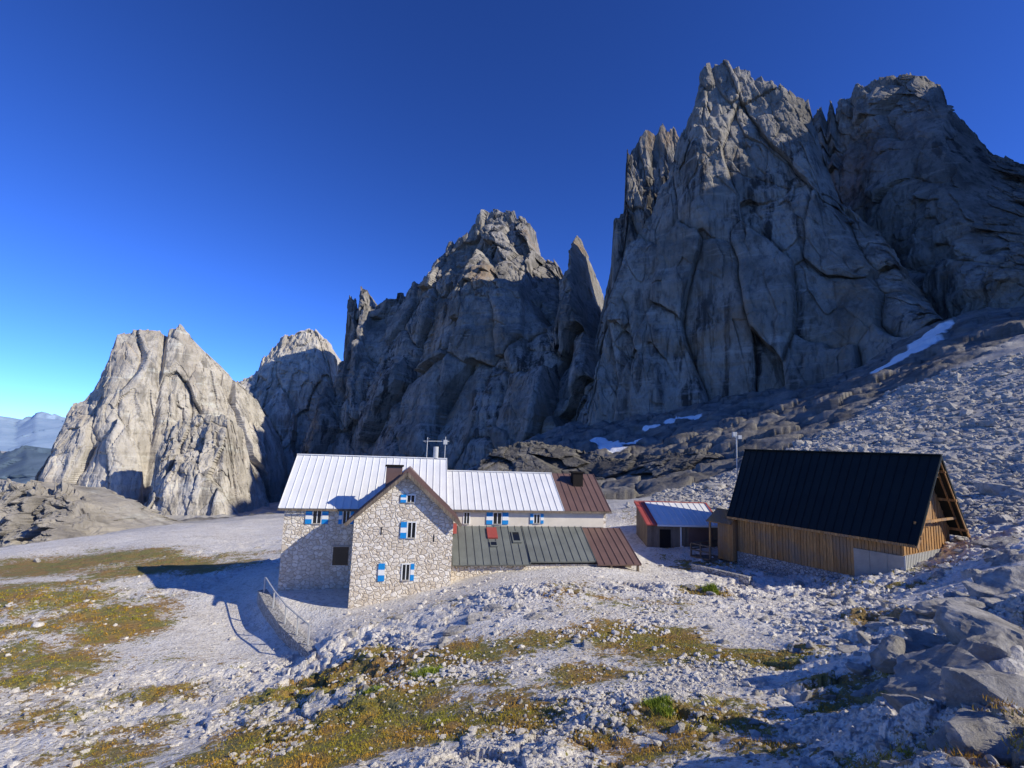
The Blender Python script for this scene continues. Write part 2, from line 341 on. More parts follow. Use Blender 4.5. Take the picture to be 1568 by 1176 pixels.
def setattr_(nm,arr):
    a=gr.data.attributes.new(nm,'FLOAT','POINT'); a.data.foreach_set('value',np.clip(arr,0,1.2).ravel().astype(np.float32))
setattr_('grass',grassm(X,Y)); setattr_('snow',snow)
setattr_('scree',np.clip(sst(45,75,RR)*sst(.05,.2,TH)+sst(80,160,RR)+.6*rocky(X,Y)*(RR<60)*sst(.5,.85,TH),0,1))
setattr_('shaded_apron',shaded_apron(X,Y))
# ------------------------------------------------------------ mountains
def massif(name,pairs,ns,nt,mat,amp=14,fr=.018,q=1.15,back=160,seed=0,jag=3.,zs=.35,skirt=.25,fine=1.,smooth=False,rough=1.):
    C=np.array([S(*p[0]) for p in pairs]); B=np.array([S(*p[1]) for p in pairs])
    seg=np.linalg.norm(np.diff(C,axis=0),axis=1)+.5*np.linalg.norm(np.diff(B,axis=0),axis=1); cs=np.concatenate([[0],np.cumsum(seg)])
    s=np.linspace(0,cs[-1],ns); c=np.stack([np.interp(s,cs,C[:,i]) for i in range(3)],1); b=np.stack([np.interp(s,cs,B[:,i]) for i in range(3)],1)
    k=max(3,ns//25)|1; ker=np.hanning(k+2)[1:-1]; ker/=ker.sum()
    for i in range(3): b[:,i]=np.convolve(np.pad(b[:,i],k//2,mode='edge'),ker,'valid')
    t=np.linspace(-skirt,1,nt)[:,None]
    h=np.sign(t)*np.abs(t)**q
    P=np.stack([b[None,:,i]+(c-b)[None,:,i]*(h if i<2 else t) for i in range(3)],2)
    nb=nt//5; w=np.linspace(0,1,nb+1)[1:][:,None]
    ht=(c[:,2]-b[:,2])[None]
    bd=c[:,:2]/np.linalg.norm(c[:,:2],axis=1)[:,None]*.6+np.array([.35,.5])
    Q=np.stack([c[None,:,0]+bd[None,:,0]*back*w,c[None,:,1]+bd[None,:,1]*back*w,c[None,:,2]-ht*(.25*w+.9*np.maximum(w-.45,0)/.55)],2)
    P=np.concatenate([P,Q],0); tt=np.concatenate([np.repeat(t,ns,1),np.repeat(1+w,ns,1)],0)
    d=np.gradient(b,axis=0)[:,:2]; kk=max(5,ns//10)|1
    for i in range(2): d[:,i]=np.convolve(np.pad(d[:,i],kk//2,mode='edge'),np.ones(kk)/kk,'valid')
    d/=np.linalg.norm(d,axis=1)[:,None]; nr=np.stack([d[:,1],-d[:,0]],1)
    sg=np.sign((nr*-(b[:,:2])).sum(1)); nr*=sg[:,None]
    x,y,z=P[:,:,0],P[:,:,1],P[:,:,2]
    wa=.16/fr; wx=x+wa*fbm(x*fr,y*fr,z*fr*.5,4,seed+50,.6); wy=y+wa*fbm(x*fr,y*fr,z*fr*.5,4,seed+60,.6); wz=z+1.2*wa*fbm(x*fr,y*fr,z*fr,3,seed+65)
    wx=wx+.18*z
    r1=ridged(wx*fr*.8,wy*fr*.8,z*fr*.15,6,seed,.5)
    flt=ridged(wx*fr*3.0,wy*fr*3.0,z*fr*.24,4,seed+15,.55)
    v1,e1=cells(wx*fr*1.6,wy*fr*1.6,wz*fr*.28,seed+100,.9); v2,e2=cells(wx*fr*4.4,wy*fr*4.4,wz*fr*.75,seed+200,.9)
    v3,e3=cells(wx*fr*12,wy*fr*12,wz*fr*3.0,seed+210,.9)
    led=fbm(x*fr*.4,y*fr*.4,z*fr*6.,4,seed+9,.6)
    mod=.30+.70*sst(-.30,.30,fbm(x*fr*.7,y*fr*.7,z*fr*.7,3,seed+77)+.6*(tt-.6))
    env=np.where(tt<1,.5+.5*np.clip((1-tt)*6,0,1),.5)
    D=amp*env*(.80*r1-.2+.62*v1-.28*np.exp(-e1*16)+rough*mod*(.26*v2-.16*np.exp(-e2*12)+.38*flt+.075*v3-.05*np.exp(-e3*9))+.22*led)
    D+=amp*.07*ridged(x*fr*12,y*fr*12,z*fr*4,4,seed+30,.6)*fine*mod
    P[:,:,0]+=D*nr[None,:,0]; P[:,:,1]+=D*nr[None,:,1]
    zc=np.exp(-((tt-1)/.07)**2)
    P[:,:,2]+=D*.10*(1-zc)+jag*zc*(.8*v2+.45*v3+.4*ridged(x*fr*6,y*fr*6,z*0,3,seed+70,.6)-.3)
    return npmesh(name,P.reshape(-1,3),gridfaces(P.shape[0],ns),mat,smooth)
M1=[((928,520,360),(895,660,350)),((938,440,362),(900,657,348)),((945,400,365),(905,655,345)),((965,380,365),(925,650,340)),((1000,330,365),(960,640,330)),((1040,215,362),(990,632,320)),
((1060,180,360),(1010,628,315)),((1072,125,356),(1040,622,310)),((1084,102,355),(1070,615,300)),((1112,100,352),(1100,610,295)),((1150,117,345),(1150,602,285)),((1200,135,335),(1190,598,278)),
((1238,164,328),(1230,592,270)),((1262,240,320),(1270,580,262)),((1290,310,305),(1310,565,250)),((1340,350,290),(1350,550,240)),((1400,435,262),(1400,520,225)),((1440,485,235),(1445,498,215))]
massif('rock_peak',M1,800,460,M_cliff,9,.02,1.2,110,1,3.2,rough=.85)
M2=[((1200,190,430),(1220,560,400)),((1240,160,420),(1260,540,390)),((1248,186,418),(1270,535,385)),((1258,160,416),(1275,530,383)),((1266,182,416),(1285,520,380)),((1272,156,414),(1292,518,378)),((1284,182,412),(1300,510,375)),((1292,152,410),(1310,500,370)),((1314,148,405),(1330,490,350)),((1322,130,400),(1360,490,330)),((1350,120,390),(1390,490,310)),
((1400,113,375),(1430,490,290)),((1440,128,365),(1460,488,270)),((1452,158,360),(1480,486,262)),((1500,205,350),(1510,484,250)),((1530,235,340),(1540,482,240)),((1568,255,330),(1580,478,230)),((1650,290,320),(1650,470,220)),((1850,340,300),(1850,440,200))]
massif('rock_peak',M2,640,360,M_cliff,11,.02,1.1,130,5,3.5)
M0=[((900,600,470),(890,645,430)),((922,480,470),(905,640,425)),((936,400,465),(925,635,420)),((940,338,460),(940,630,418)),((955,325,458),(955,630,415)),((960,235,455),(970,630,412)),((975,213,453),(985,630,410)),((988,196,451),(1000,628,407)),((1000,204,450),(1010,628,405)),((1014,188,449),(1022,626,402)),((1022,200,448),(1030,625,401)),((1032,190,448),(1038,625,400)),((1042,215,447),(1050,620,400)),((1100,230,445),(1100,610,390))]
massif('rock_peak',M0,280,340,M_cliff,7,.022,1.0,120,9,4.)
RR_=[((440,350,360,1),(360,320,40,1)),((400,250,360,1),(310,240,30,1)),((370,180,330,1),(270,180,20,1)),((350,130,280,1),(255,135,10,1)),((335,95,170,1),(255,100,5,1)),((320,70,20,1),(260,75,-5,1))]
massif('shading_ridge',RR_,200,120,M_cliff,9,.02,1.1,110,77,4)  # unseen ridge off to the right, added to shade apron and lower cliffs
C=[((425,760,740),(410,800,690)),((470,670,745),(430,800,650)),((500,610,748),(450,795,625)),((522,560,750),(470,790,600)),((535,462,750),(490,785,585)),((547,462,750),(500,785,580)),((550,484,750),(505,785,577)),((558,478,750),(512,783,572)),((561,443,750),(520,780,568)),((572,446,748),(528,780,563)),((576,472,746),(532,780,560)),((590,470,742),(545,780,550)),((608,458,735),(560,778,538)),((618,447,730),(568,776,530)),((630,433,725),(575,775,522)),
((670,405,705),(620,770,495)),((700,372,690),(660,760,475)),((730,345,678),(700,750,455)),((738,324,675),(708,748,451)),((755,319,670),(720,745,448)),((790,328,662),(760,740,430)),((814,343,655),(790,730,420)),((818,378,650),(800,725,415)),((850,400,635),(830,700,405)),((868,430,620),(850,680,397)),
((876,440,575),(855,675,394)),((878,387,570),(862,670,390)),((893,366,565),(875,665,385)),((906,395,560),(885,660,380)),((912,440,545),(895,655,375)),((935,520,500),(905,650,370))]
massif('rock_peak',C,860,460,M_cliff,20,.012,1.1,150,14,5,rough=.85)
A_=[((55,780,520),(50,800,480)),((98,640,540),(70,800,480)),((108,618,542),(76,803,480)),((125,608,545),(85,805,480)),((153,572,550),(110,808,480)),((168,530,556),(122,812,480)),((178,512,560),(132,815,480)),((192,506,565),(150,820,480)),((244,504,582),(200,825,500)),((252,522,592),(214,825,515)),((260,504,590),(222,825,505)),((278,502,592),(230,825,510)),((300,526,600),(270,822,520)),((330,560,620),(310,815,540)),((352,582,640),(350,805,560)),((390,660,660),(390,795,600)),((420,790,680),(420,800,640))]
massif('rock_peak',A_,460,320,M_pale,13,.014,1.3,140,22,2.5,rough=.8)
A2=[((205,818,440),(200,825,410)),((226,760,445),(222,825,410)),((238,690,450),(232,825,410)),((262,648,455),(255,822,412)),((300,634,460),(290,820,415)),((348,638,465),(330,818,420)),((362,720,470),(350,815,425)),((385,818,480),(370,820,440))]
massif('rock_buttress',A2,220,180,M_pale,8,.03,1.2,60,25,3)
B_=[((320,760,820),(310,800,700)),((350,596,820),(335,800,700)),((370,578,825),(350,800,700)),((395,573,830),(370,800,700)),((403,545,835),(390,800,705)),((430,518,840),(415,800,710)),((465,508,850),(445,800,715)),((487,506,855),(470,800,720)),((505,530,860),(490,800,725)),((516,562,865),(505,800,730)),((540,660,870),(530,800,735)),((560,790,880),(550,800,740))]
massif('rock_peak',B_,300,260,M_pale,16,.012,1.3,160,31,6,rough=.8)
K=[((-120,720,135),(-120,900,105)),((-50,735,135),(-50,900,105)),((0,745,132),(0,890,105)),((40,737,130),(40,885,105)),((62,752,128),(60,880,104)),((90,745,126),(90,875,103)),((130,772,122),(120,870,102)),((150,808,118),(145,868,100)),((200,858,112),(190,872,98))]
massif('rock_outcrop',K,360,180,M_pale,5,.07,.9,40,40,2.0)
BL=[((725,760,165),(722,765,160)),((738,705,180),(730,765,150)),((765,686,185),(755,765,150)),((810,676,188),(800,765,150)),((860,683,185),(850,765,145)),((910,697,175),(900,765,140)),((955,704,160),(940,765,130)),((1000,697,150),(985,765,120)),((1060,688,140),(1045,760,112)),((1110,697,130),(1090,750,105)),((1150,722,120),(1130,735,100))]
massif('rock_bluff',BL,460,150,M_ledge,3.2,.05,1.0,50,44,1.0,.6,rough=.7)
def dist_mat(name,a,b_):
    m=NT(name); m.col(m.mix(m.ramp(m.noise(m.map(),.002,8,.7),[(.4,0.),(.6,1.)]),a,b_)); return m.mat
MF=dist_mat('haze_tinted_range_rock',(.27,.38,.50),(.34,.45,.56)); MN=dist_mat('haze_tinted_forest_hill',(.08,.12,.16),(.13,.18,.23))  # bluish haze of distance is mixed into both base colours
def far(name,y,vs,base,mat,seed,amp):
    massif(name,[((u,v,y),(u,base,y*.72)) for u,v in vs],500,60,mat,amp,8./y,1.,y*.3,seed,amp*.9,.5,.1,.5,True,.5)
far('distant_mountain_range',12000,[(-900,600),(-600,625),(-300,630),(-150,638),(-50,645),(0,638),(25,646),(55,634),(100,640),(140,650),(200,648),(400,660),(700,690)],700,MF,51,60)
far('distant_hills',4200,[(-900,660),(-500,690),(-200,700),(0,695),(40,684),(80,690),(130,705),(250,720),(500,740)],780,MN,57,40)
# ------------------------------------------------------------ stones
def ico(sub):
    import bmesh
    bm=bmesh.new(); bmesh.ops.create_icosphere(bm,subdivisions=sub,radius=1); v=np.array([p.co[:] for p in bm.verts]); f=np.array([[w.index for w in q.verts] for q in bm.faces]); bm.free(); return v,f
def rockshape(v,k=9,rough=.08,seed=0):
    r=np.random.default_rng(seed); nn=r.normal(size=(k,3)); nn/=np.linalg.norm(nn,axis=1)[:,None]; dd=r.uniform(.5,.95,k)
    dot=v@nn.T; rad=np.where(dot>.05,dd/np.maximum(dot,.05),9).min(1); rad=np.minimum(rad,1.15)
    rad*=1+rough*fbm(v[:,0]*2.5+seed,v[:,1]*2.5,v[:,2]*2.5,4,seed)
    return v*rad[:,None]
def scatter(name,Ps,sizes,sub,mat,nt=14,sq=(.45,.9),rough=.1,k=9):
    v,f=ico(sub); T=[rockshape(v,k,rough,100+i) for i in range(nt)]
    N=len(Ps); AV=np.empty((N,len(v),3)); 
    for i in range(N):
        R=np.array(Matrix.Rotation(rng.uniform(0,6.28),3,'Z')@Matrix.Rotation(rng.uniform(-.5,.5),3,'X'))
        s=sizes[i]*np.array([rng.uniform(.8,1.3),rng.uniform(.6,1.),rng.uniform(*sq)])
        AV[i]=(T[rng.integers(nt)]*s)@R.T+Ps[i]
    F=(f[None]+(np.arange(N)*len(v))[:,None,None]).reshape(-1,3)
    return npmesh(name,AV.reshape(-1,3),F,mat,False)
def inbuild(x,y):
    lx=(x-HX)*math.cos(HA)+(y-HY)*math.sin(HA); ly=-(x-HX)*math.sin(HA)+(y-HY)*math.cos(HA)
    return ((lx>-.3)&(lx<24)&(ly>-.2)&(ly<8))|((lx>5)&(lx<24.5)&(ly>-4.6)&(ly<0))
def samp(N,r0,r1,t0=-.86,t1=.86):
    t=rng.uniform(t0,t1,N); r=np.exp(rng.uniform(math.log(r0),math.log(r1),N)); return r*np.sin(t),r*np.cos(t)
x,y=samp(110000,4.5,50); r=np.hypot(x,y); g=grassm(x,y); cl=fbm(x*.35,y*.35,x*0,4,5); tt_=np.arctan2(x,y)
terr=(calm(x,y)<.5)
dens=np.clip(.42+2.0*cl-.55*g,.05,1)*(1-.65*(1-sst(-.55,-.2,tt_)))*(1-.6*sst(20,32,r))
keep=(rng.uniform(size=len(x))<dens)&~inbuild(x,y)&~(terr&(rng.uniform(size=len(x))<.8)); x,y,r=x[keep],y[keep],r[keep]
s=np.clip(np.maximum(.018,.0024*r)*np.exp(rng.normal(0,.6,len(x))),0,.007*r+.04); P=np.stack([x,y,tz(x,y)+s*.1],1)
scatter('gravel',P,s,1,M_stone,14)
x,y=samp(3600,5,70); r=np.hypot(x,y); th_=np.arctan2(x,y)
keep=(rng.uniform(size=len(x))<np.clip(.02+.05*sst(-.5,0,th_)+sst(.35,.75,th_)*.8,0,1))&~inbuild(x,y)&(calm(x,y)>.5); x,y,r=x[keep],y[keep],r[keep]
s=np.clip(np.maximum(.06,.0055*r)*np.exp(rng.normal(0,.5,len(x))),0,.45); P=np.stack([x,y,tz(x,y)+s*.05],1)
scatter('scattered_stones',P,s,3,M_boulder,14,(.35,.7),.1,12)
x,y=samp(17000,48,170,.28,.86); bk=shaded_apron(x,y); x=x[bk<.5];y=y[bk<.5]; r=np.hypot(x,y); s=np.clip(.0026*r*np.exp(rng.normal(0,.6,len(x))),0,1.5)
scatter('scree_blocks',np.stack([x,y,tz(x,y)+s*.1],1),s,1,M_scree,14)
bs=[(1480,1060,1.25),(1400,1010,.9),(1545,985,1.2),(1370,905,.5),(1300,925,.45),(1270,915,.4),(1450,935,.9),(1520,910,.9),(1540,860,.8),(1555,900,1.0),(1330,985,.4),(1350,960,.45),(1500,1000,.8),(1560,1080,.7),(1250,940,.35),(1440,985,.8),(1410,950,.7),(1520,1130,.5),
    (900,990,.42),(885,982,.25),(700,965,.55),(725,950,.55),(755,935,.5),(815,945,.4),(845,935,.4),(790,930,.4),(680,985,.35),(560,1055,.3),(530,1075,.25),(1185,940,.3),(1060,900,.3),(1440,880,.5),(1500,880,.6),
    (1555,760,1.3),(1540,800,1.1),(1500,740,1.4),(1560,720,1.4),(1530,830,1.0),(1380,690,2.0),(1475,700,1.2),(1240,730,1.2),(1390,595,2.6)]
Ps=[];Sz=[]
for u,v,s_ in bs:
    p=G(u,v)
    for q in range(4 if s_<1.3 else 3):
        f=1. if q==0 else rng.uniform(.3,.65); ox,oy=(0,0) if q==0 else rng.normal(0,s_*.9,2)
        Ps.append((p[0]+ox,p[1]+oy,float(tz(np.array([p[0]+ox]),np.array([p[1]+oy]))[0])-s_*f*.14)); Sz.append(s_*f)
scatter('boulders',np.array(Ps),Sz,5,M_boulder,24,(.4,.65),.16,13)
x,y=samp(95000,5,50); g=grassm(x,y); keep=(rng.uniform(size=len(x))<(g-.38)*1.7)&~inbuild(x,y); x,y=x[keep],y[keep]
def blades(name,x,y,h0,mat,nb=5,spread=.05):
    N=len(x); z=tz(x,y); k=nb
    X=np.repeat(x,k)+rng.normal(0,spread,N*k); Yy=np.repeat(y,k)+rng.normal(0,spread,N*k); Zz=np.repeat(z,k)-.01
    r=np.hypot(X,Yy); h=h0*rng.uniform(.5,1.4,N*k)*np.maximum(1,r/22); a=rng.uniform(0,6.28,N*k); w=.006*np.maximum(1,r/9)
    lean=rng.normal(0,.45,(N*k,2))*h[:,None]
    p0=np.stack([X-np.cos(a)*w,Yy-np.sin(a)*w,Zz],1);p1=np.stack([X+np.cos(a)*w,Yy+np.sin(a)*w,Zz],1);p2=np.stack([X+lean[:,0],Yy+lean[:,1],Zz+h],1)
    V=np.stack([p0,p1,p2],1).reshape(-1,3); F=np.arange(len(V)).reshape(-1,3); return npmesh(name,V,F,mat)
mg=NT('dry_grass'); mg.col(mg.mix(mg.ramp(mg.noise(mg.map(),.8,4),[(.42,0.),(.58,1.)]),(.30,.28,.025),(.48,.27,.04)))
blades('grass',x,y,.05,mg.mat)
ml=NT('green_leaves'); ml.col(ml.mix(ml.ramp(ml.noise(ml.map(),9.,3),[(.4,0.),(.6,1.)]),(.12,.18,.02),(.34,.40,.05)))
for (u,v,n_,sp,h) in [(655,1032,260,.22,.14),(570,1058,120,.16,.1),(1008,1082,260,.13,.11),(1020,1090,100,.1,.1),(1090,905,120,.18,.2)]:
    p=G(u,v); blades('alpine_plant',p[0]+rng.normal(0,sp,n_),p[1]+rng.normal(0,sp*.7,n_),h,ml.mat,6,.03)
# ------------------------------------------------------------ mountain hut
H=empty('mountain_hut',(HX,HY,ZB),HA)
def roofpanel(mb,p00,p10,p11,p01,n,m=0,th=.10,rib=.045,rw=.035):
    mb.slab([p00,p10,p11,p01],th,m)
    p=[np.array(q,float) for q in (p00,p10,p11,p01)]; nn=np.cross(p[1]-p[0],p[3]-p[0]); nn/=np.linalg.norm(nn); nn*=np.sign(nn[2])
    for i in range(n+1):
        t=i/n; a=p[0]*(1-t)+p[1]*t+nn*rib*.5; b=p[3]*(1-t)+p[2]*t+nn*rib*.5
        if i==0: a=a+(p[1]-p[0])/np.linalg.norm(p[1]-p[0])*rw; b=b+(p[1]-p[0])/np.linalg.norm(p[1]-p[0])*rw
        if i==n: a=a-(p[1]-p[0])/np.linalg.norm(p[1]-p[0])*rw; b=b-(p[1]-p[0])/np.linalg.norm(p[1]-p[0])*rw
        mb.beam(a,b,rw,rib,m,up=nn)
def window(mb,x,z,w,h,y,left=True,right=True,glass=True):
    if glass:
        mb.box(x-w/2,x+w/2,y-.012,y+.05,z-h/2,z+h/2,0)
        f=.07
        mb.box(x-w/2-f,x-w/2,y-.05,y+.05,z-h/2-f,z+h/2+f,2);mb.box(x+w/2,x+w/2+f,y-.05,y+.05,z-h/2-f,z+h/2+f,2)
        mb.box(x-w/2,x+w/2,y-.05,y+.05,z+h/2,z+h/2+f,2);mb.box(x-w/2,x+w/2,y-.09,y+.05,z-h/2-f,z-h/2,1)
        mb.box(x-.025,x+.025,y-.035,y+.05,z-h/2,z+h/2,2)
    sw=w*.55 if glass else w
    if glass and w>.4: sw=w*.8
    for k,fl in ((-1,left),(1,right)):
        if not fl: continue
        cx=x+k*(w/2+.08+sw/2) if glass else x
        mb.box(cx-sw/2,cx+sw/2,y-.075,y-.003,z-h/2-.04,z-h/6,3 )
        mb.box(cx-sw/2,cx+sw/2,y-.075,y-.003,z-h/6,z+h/6,2)
        mb.box(cx-sw/2,cx+sw/2,y-.075,y-.003,z+h/6,z+h/2+.04,3)
w=MB(); w.extrude([(0,-2),(7.4,-2),(7.4,5.6),(3.7,8.55),(0,5.6)],'x',.3,10.9)
w.extrude([(0,-2),(7.39,-2),(7.39,5.5),(3.7,7.65),(0.01,5.5)],'x',10.9,22.9)
w.extrude([(5.3,-2),(11.3,-2),(11.3,5.3),(8.3,7.95),(5.3,5.3)],'y',-4,.6)
w.box(11.3,21.2,-3.0,.3,-1,2.25)
w.make('walls',H,[M_mas])
w=MB(); w.box(11.31,22.7,-.04,.0,4.2,5.35); w.make('plaster_band',H,[M_plaster])
r=MB()
roofpanel(r,(-.05,-.35,5.36),(11.1,-.35,5.36),(11.1,3.7,8.78),(-.05,3.7,8.78),22)
roofpanel(r,(-.05,7.75,5.36),(11.1,7.75,5.36),(11.1,3.7,8.78),(-.05,3.7,8.78),22)
roofpanel(r,(11.1,-.35,5.40),(19.6,-.35,5.40),(19.6,3.7,7.86),(11.1,3.7,7.86),17)
roofpanel(r,(11.1,7.75,5.40),(19.6,7.75,5.40),(19.6,3.7,7.86),(11.1,3.7,7.86),17)
r.beam((-.05,3.7,8.8),(11.1,3.7,8.8),.3,.06); r.beam((11.1,3.7,7.88),(19.6,3.7,7.88),.3,.06)
r.make('silver_roof',H,[M_silver])
r=MB()
roofpanel(r,(19.6,-.35,5.40),(23.2,-.35,5.40),(23.2,3.7,7.86),(19.6,3.7,7.86),7)
roofpanel(r,(19.6,7.75,5.40),(23.2,7.75,5.40),(23.2,3.7,7.86),(19.6,3.7,7.86),7)
roofpanel(r,(4.85,-4.5,5.05),(4.85,.1,5.05),(8.3,3.2,8.18),(8.3,-4.5,8.18),1)
roofpanel(r,(11.75,-4.5,5.05),(11.75,.1,5.05),(8.3,3.2,8.18),(8.3,-4.5,8.18),1)
for i in range(1,9): 
    yy=-4.5+i*.55
    r.beam((4.88,yy,5.13),(8.28,yy,8.2),.035,.05); r.beam((11.72,yy,5.13),(8.32,yy,8.2),.035,.05)
roofpanel(r,(21.0,-3.6,2.35),(24.1,-3.6,2.35),(24.0,.0,4.15),(21.0,.0,4.15),6)
r.make('brown_roof',H,[M_brownr])
r=MB(); roofpanel(r,(11.4,-3.4,2.35),(16.5,-3.4,2.35),(16.5,.0,4.25),(11.4,.0,4.25),10); roofpanel(r,(16.5,-3.3,2.5),(21.0,-3.3,2.5),(21.0,.0,4.25),(16.5,.0,4.25),9)
r.make('lean_to_roof',H,[M_greyr])
t=MB()
t.beam((4.83,-4.52,4.93),(8.3,-4.52,8.06),.06,.2);t.beam((11.77,-4.52,4.93),(8.3,-4.52,8.06),.06,.2)
for i in range(7):
    t.beam((11.6+i*.75+0,-3.35,2.2),(11.6+i*.75,-2.9,2.42),.08,.12)
t.box(-.05,11.1,-.40,-.36,5.2,5.34); t.box(11.1,23.2,-.40,-.36,5.24,5.38)
for x_ in (22,23.9): t.box(x_-.07,x_+.07,-3.5,-3.36,-.8,2.3)
t.make('fascia_boards',H,[M_woodd])
w=MB(); w.box(21.25,23.8,-2.6,.2,-1,2.2); w.extrude([(-2.6,2.2),(.2,2.2),(.2,3.9)],'x',22.91,23.8); w.make('porch_wall',H,[M_woodd])
g=MB()
window(g,8.75,4.6,.45,.9,-4.0,True,False); window(g,8.55,2.1,.4,.9,-4.0,False,True); window(g,7.1,2.1,.38,.95,-4.0,True,False,False); window(g,8.6,6.5,.42,.4,-4.0,True,False)
g.box(6.9,6.97,-4.02,-3.9,4.3,4.75,0); g.box(10.1,10.17,-4.02,-3.9,3.9,4.3,0)
window(g,2.4,4.75,.5,.8,0); window(g,4.3,4.75,.4,.8,0); window(g,12.5,4.78,.35,.75,-.04,False,False);window(g,12.95,4.78,.3,.75,-.04,False,False,False)
window(g,14.7,4.78,.55,.75,-.04);window(g,17.6,4.78,.4,.6,-.04)
g.box(3.6,4.6,-.02,.05,1.6,2.8,0); g.box(3.5,4.7,-.06,.0,2.8,2.92,1)
g.make('windows_and_shutters',H,[M_glass,M_conc,M_white,M_blue])
c=MB(); c.box(6.9,7.9,-2.5,-1.7,5.8,8.35); c.make('chimney',H,[M_brownr],.02)
c=MB(); c.box(6.82,7.98,-2.58,-1.62,8.35,8.45); c.box(21.0,21.8,2.2,2.9,6.6,8.0); c.box(20.9,21.9,2.1,3.0,8.0,8.12); c.make('chimney_caps',H,[M_dark])
s=MB()
def onlean(x0,x1,t0,t1,m,h=.14):
    f=lambda t:(-3.4+3.4*t,2.35+1.9*t+h)
    a,b=f(t0),f(t1); s.slab([(x0,a[0],a[1]),(x1,a[0],a[1]),(x1,b[0],b[1]),(x0,b[0],b[1])],.16,m)
onlean(13.9,14.6,.62,.90,0); onlean(14.0,14.5,.40,.52,1); onlean(15.6,16.2,.5,.8,1); onlean(15.68,16.12,.54,.76,2,.16);onlean(14.06,14.44,.42,.50,2,.16)
s.make('skylights',H,[M_redr,M_greyr,M_glass])
d=MB(); d.box(11.42,11.75,-1.2,-.5,3.9,4.5,0); d.make('red_box',H,[M_redr])
a=MB(); a.cyl((10.2,3.7,8.8),(10.2,3.7,9.7),.2,0); a.cyl((9.5,3.6,8.8),(9.5,3.6,10.4),.03,1); a.beam((9.2,3.6,10.1),(11.2,3.6,10.15),.05,.05,1); a.cyl((10.9,3.6,8.8),(10.9,3.6,10.5),.03,1)
for i in range(4): a.beam((9.35+i*.1,3.4,10.0+.1*i),(9.35+i*.1,3.8,10.0+.1*i),.03,.03,1)
a.box(10.75,11.05,3.5,3.7,9.9,10.25,1); a.make('roof_antennas',H,[M_galv,M_galv])
# ------------------------------------------------------------ retaining wall + railing
wp=[S(402,903,34.3),S(414,925,32),S(436,955,29.2),S(462,980,27),S(486,1001,25.3)]
w=MB()
for a_,b_ in zip(wp[:-1],wp[1:]):
    a2=np.array([a_[0],a_[1],-12.6]);b2=np.array([b_[0],b_[1],-12.6]); d=(b_-a_)[:2];d/=np.linalg.norm(d);nn=np.array([d[1],-d[0],0])*.28
    for_=[a2-nn*1.6,b2-nn*1.6,b2+nn,a2+nn,a_-nn,b_-nn,b_+nn,a_+nn]
    w.add(for_,[(0,3,2,1),(4,5,6,7),(0,1,5,4),(1,2,6,5),(2,3,7,6),(3,0,4,7)])
w.make('retaining_wall',None,[M_dry])
w=MB()
def lp(t):
    k=t*(len(wp)-1); i=min(int(k),len(wp)-2); return wp[i]*(1-(k-i))+wp[i+1]*(k-i)
tp=[.05,.3,.5,.68,.85]
for t_ in tp:
    p=lp(t_); w.beam(p,p+np.array([0,0,1.0]),.07,.07)
for a_,b_ in zip(tp[:-1],tp[1:]):
    w.beam(lp(a_)+[0,0,.97],lp(b_)+[0,0,.97],.06,.06)
w.make('terrace_railing',None,[M_galv])
# ------------------------------------------------------------ barn
E1=S(1405,835,28); d0=ray(1113,790); y0=E1[2]/(d0[2]/d0[1]); E0=S(1113,790,y0)
dv=(E1-E0)[:2]; LB=float(np.linalg.norm(dv)); BA=math.atan2(dv[1],dv[0]); ze=E1[2]
nv=np.array([-dv[1],dv[0]])/LB; kh=4.0
rp=E1[:2]+nv*kh; rd=ray(1448,697); zr=rp[1]*rd[2]/rd[1]-ze
Bn=empty('wooden_barn',(E0[0],E0[1],ze),BA)
sl=zr/kh; zb=-1.75
r=MB(); roofpanel(r,(0,0,0),(LB,0,0),(LB+.1,kh,zr),(-1.0,kh,zr),24,0,.14,.04,.04); roofpanel(r,(0,2*kh,0),(LB,2*kh,0),(LB+.1,kh,zr),(-1.0,kh,zr),24,0,.14,.04,.04)
r.beam((-1.0,kh,zr+.03),(LB+.1,kh,zr+.03),.35,.06)
r.make('roof',Bn,[M_blackr])
y1=.55; y2=2*kh-.55; zt=y1*sl-.17
w=MB(); w.extrude([(y1,zb-.75),(y2,zb-.75),(y2,zt),(kh,zr-.2),(y1,zt)],'x',.5,LB-.9,0)
w.make('board_walls',Bn,[M_wood])
w=MB(); 
yy=y1+.05
while yy<y2: 
    top=(min(yy,2*kh-yy))*sl-.22; w.box(LB-.9,LB-.865,yy,yy+.05,zb+1.0,top); yy+=.4
xx=.6
while xx<LB-.9: w.box(xx,xx+.05,y1-.03,y1,zb-.7,zt-.02); xx+=.4
w.box(LB-.86,LB-.8,3.2,4.4,zb+2.4,zb+4.4)
w.make('battens_and_hatch',Bn,[M_wood])
w=MB(); w.box(.45,LB-.85,y1-.05,y2+.05,zb-2.5,zb-.75,0); w.make('stone_foundation',Bn,[M_dry])
w=MB(); w.box(LB-3.4,LB-.84,y1-.1,y1-.03,zb-.9,zb+.95,0); w.box(LB-2.6,LB-2.55,y1-.12,y1-.1,zb-.8,zb+.9,0);w.box(LB-1.7,LB-1.65,y1-.12,y1-.1,zb-.8,zb+.9,0)
w.make('concrete_panel',Bn,[M_conc])
w=MB(); yy=y1-.1
w.box(LB-.84,LB-.8,y1-.1,y2,zb-.6,zb+.95,0)
while yy<y2: w.box(LB-.8,LB-.76,yy,yy+.12,zb-.6,zb+1.0,0); yy+=.22
w.make('corrugated_skirting',Bn,[M_galv])
w=MB()
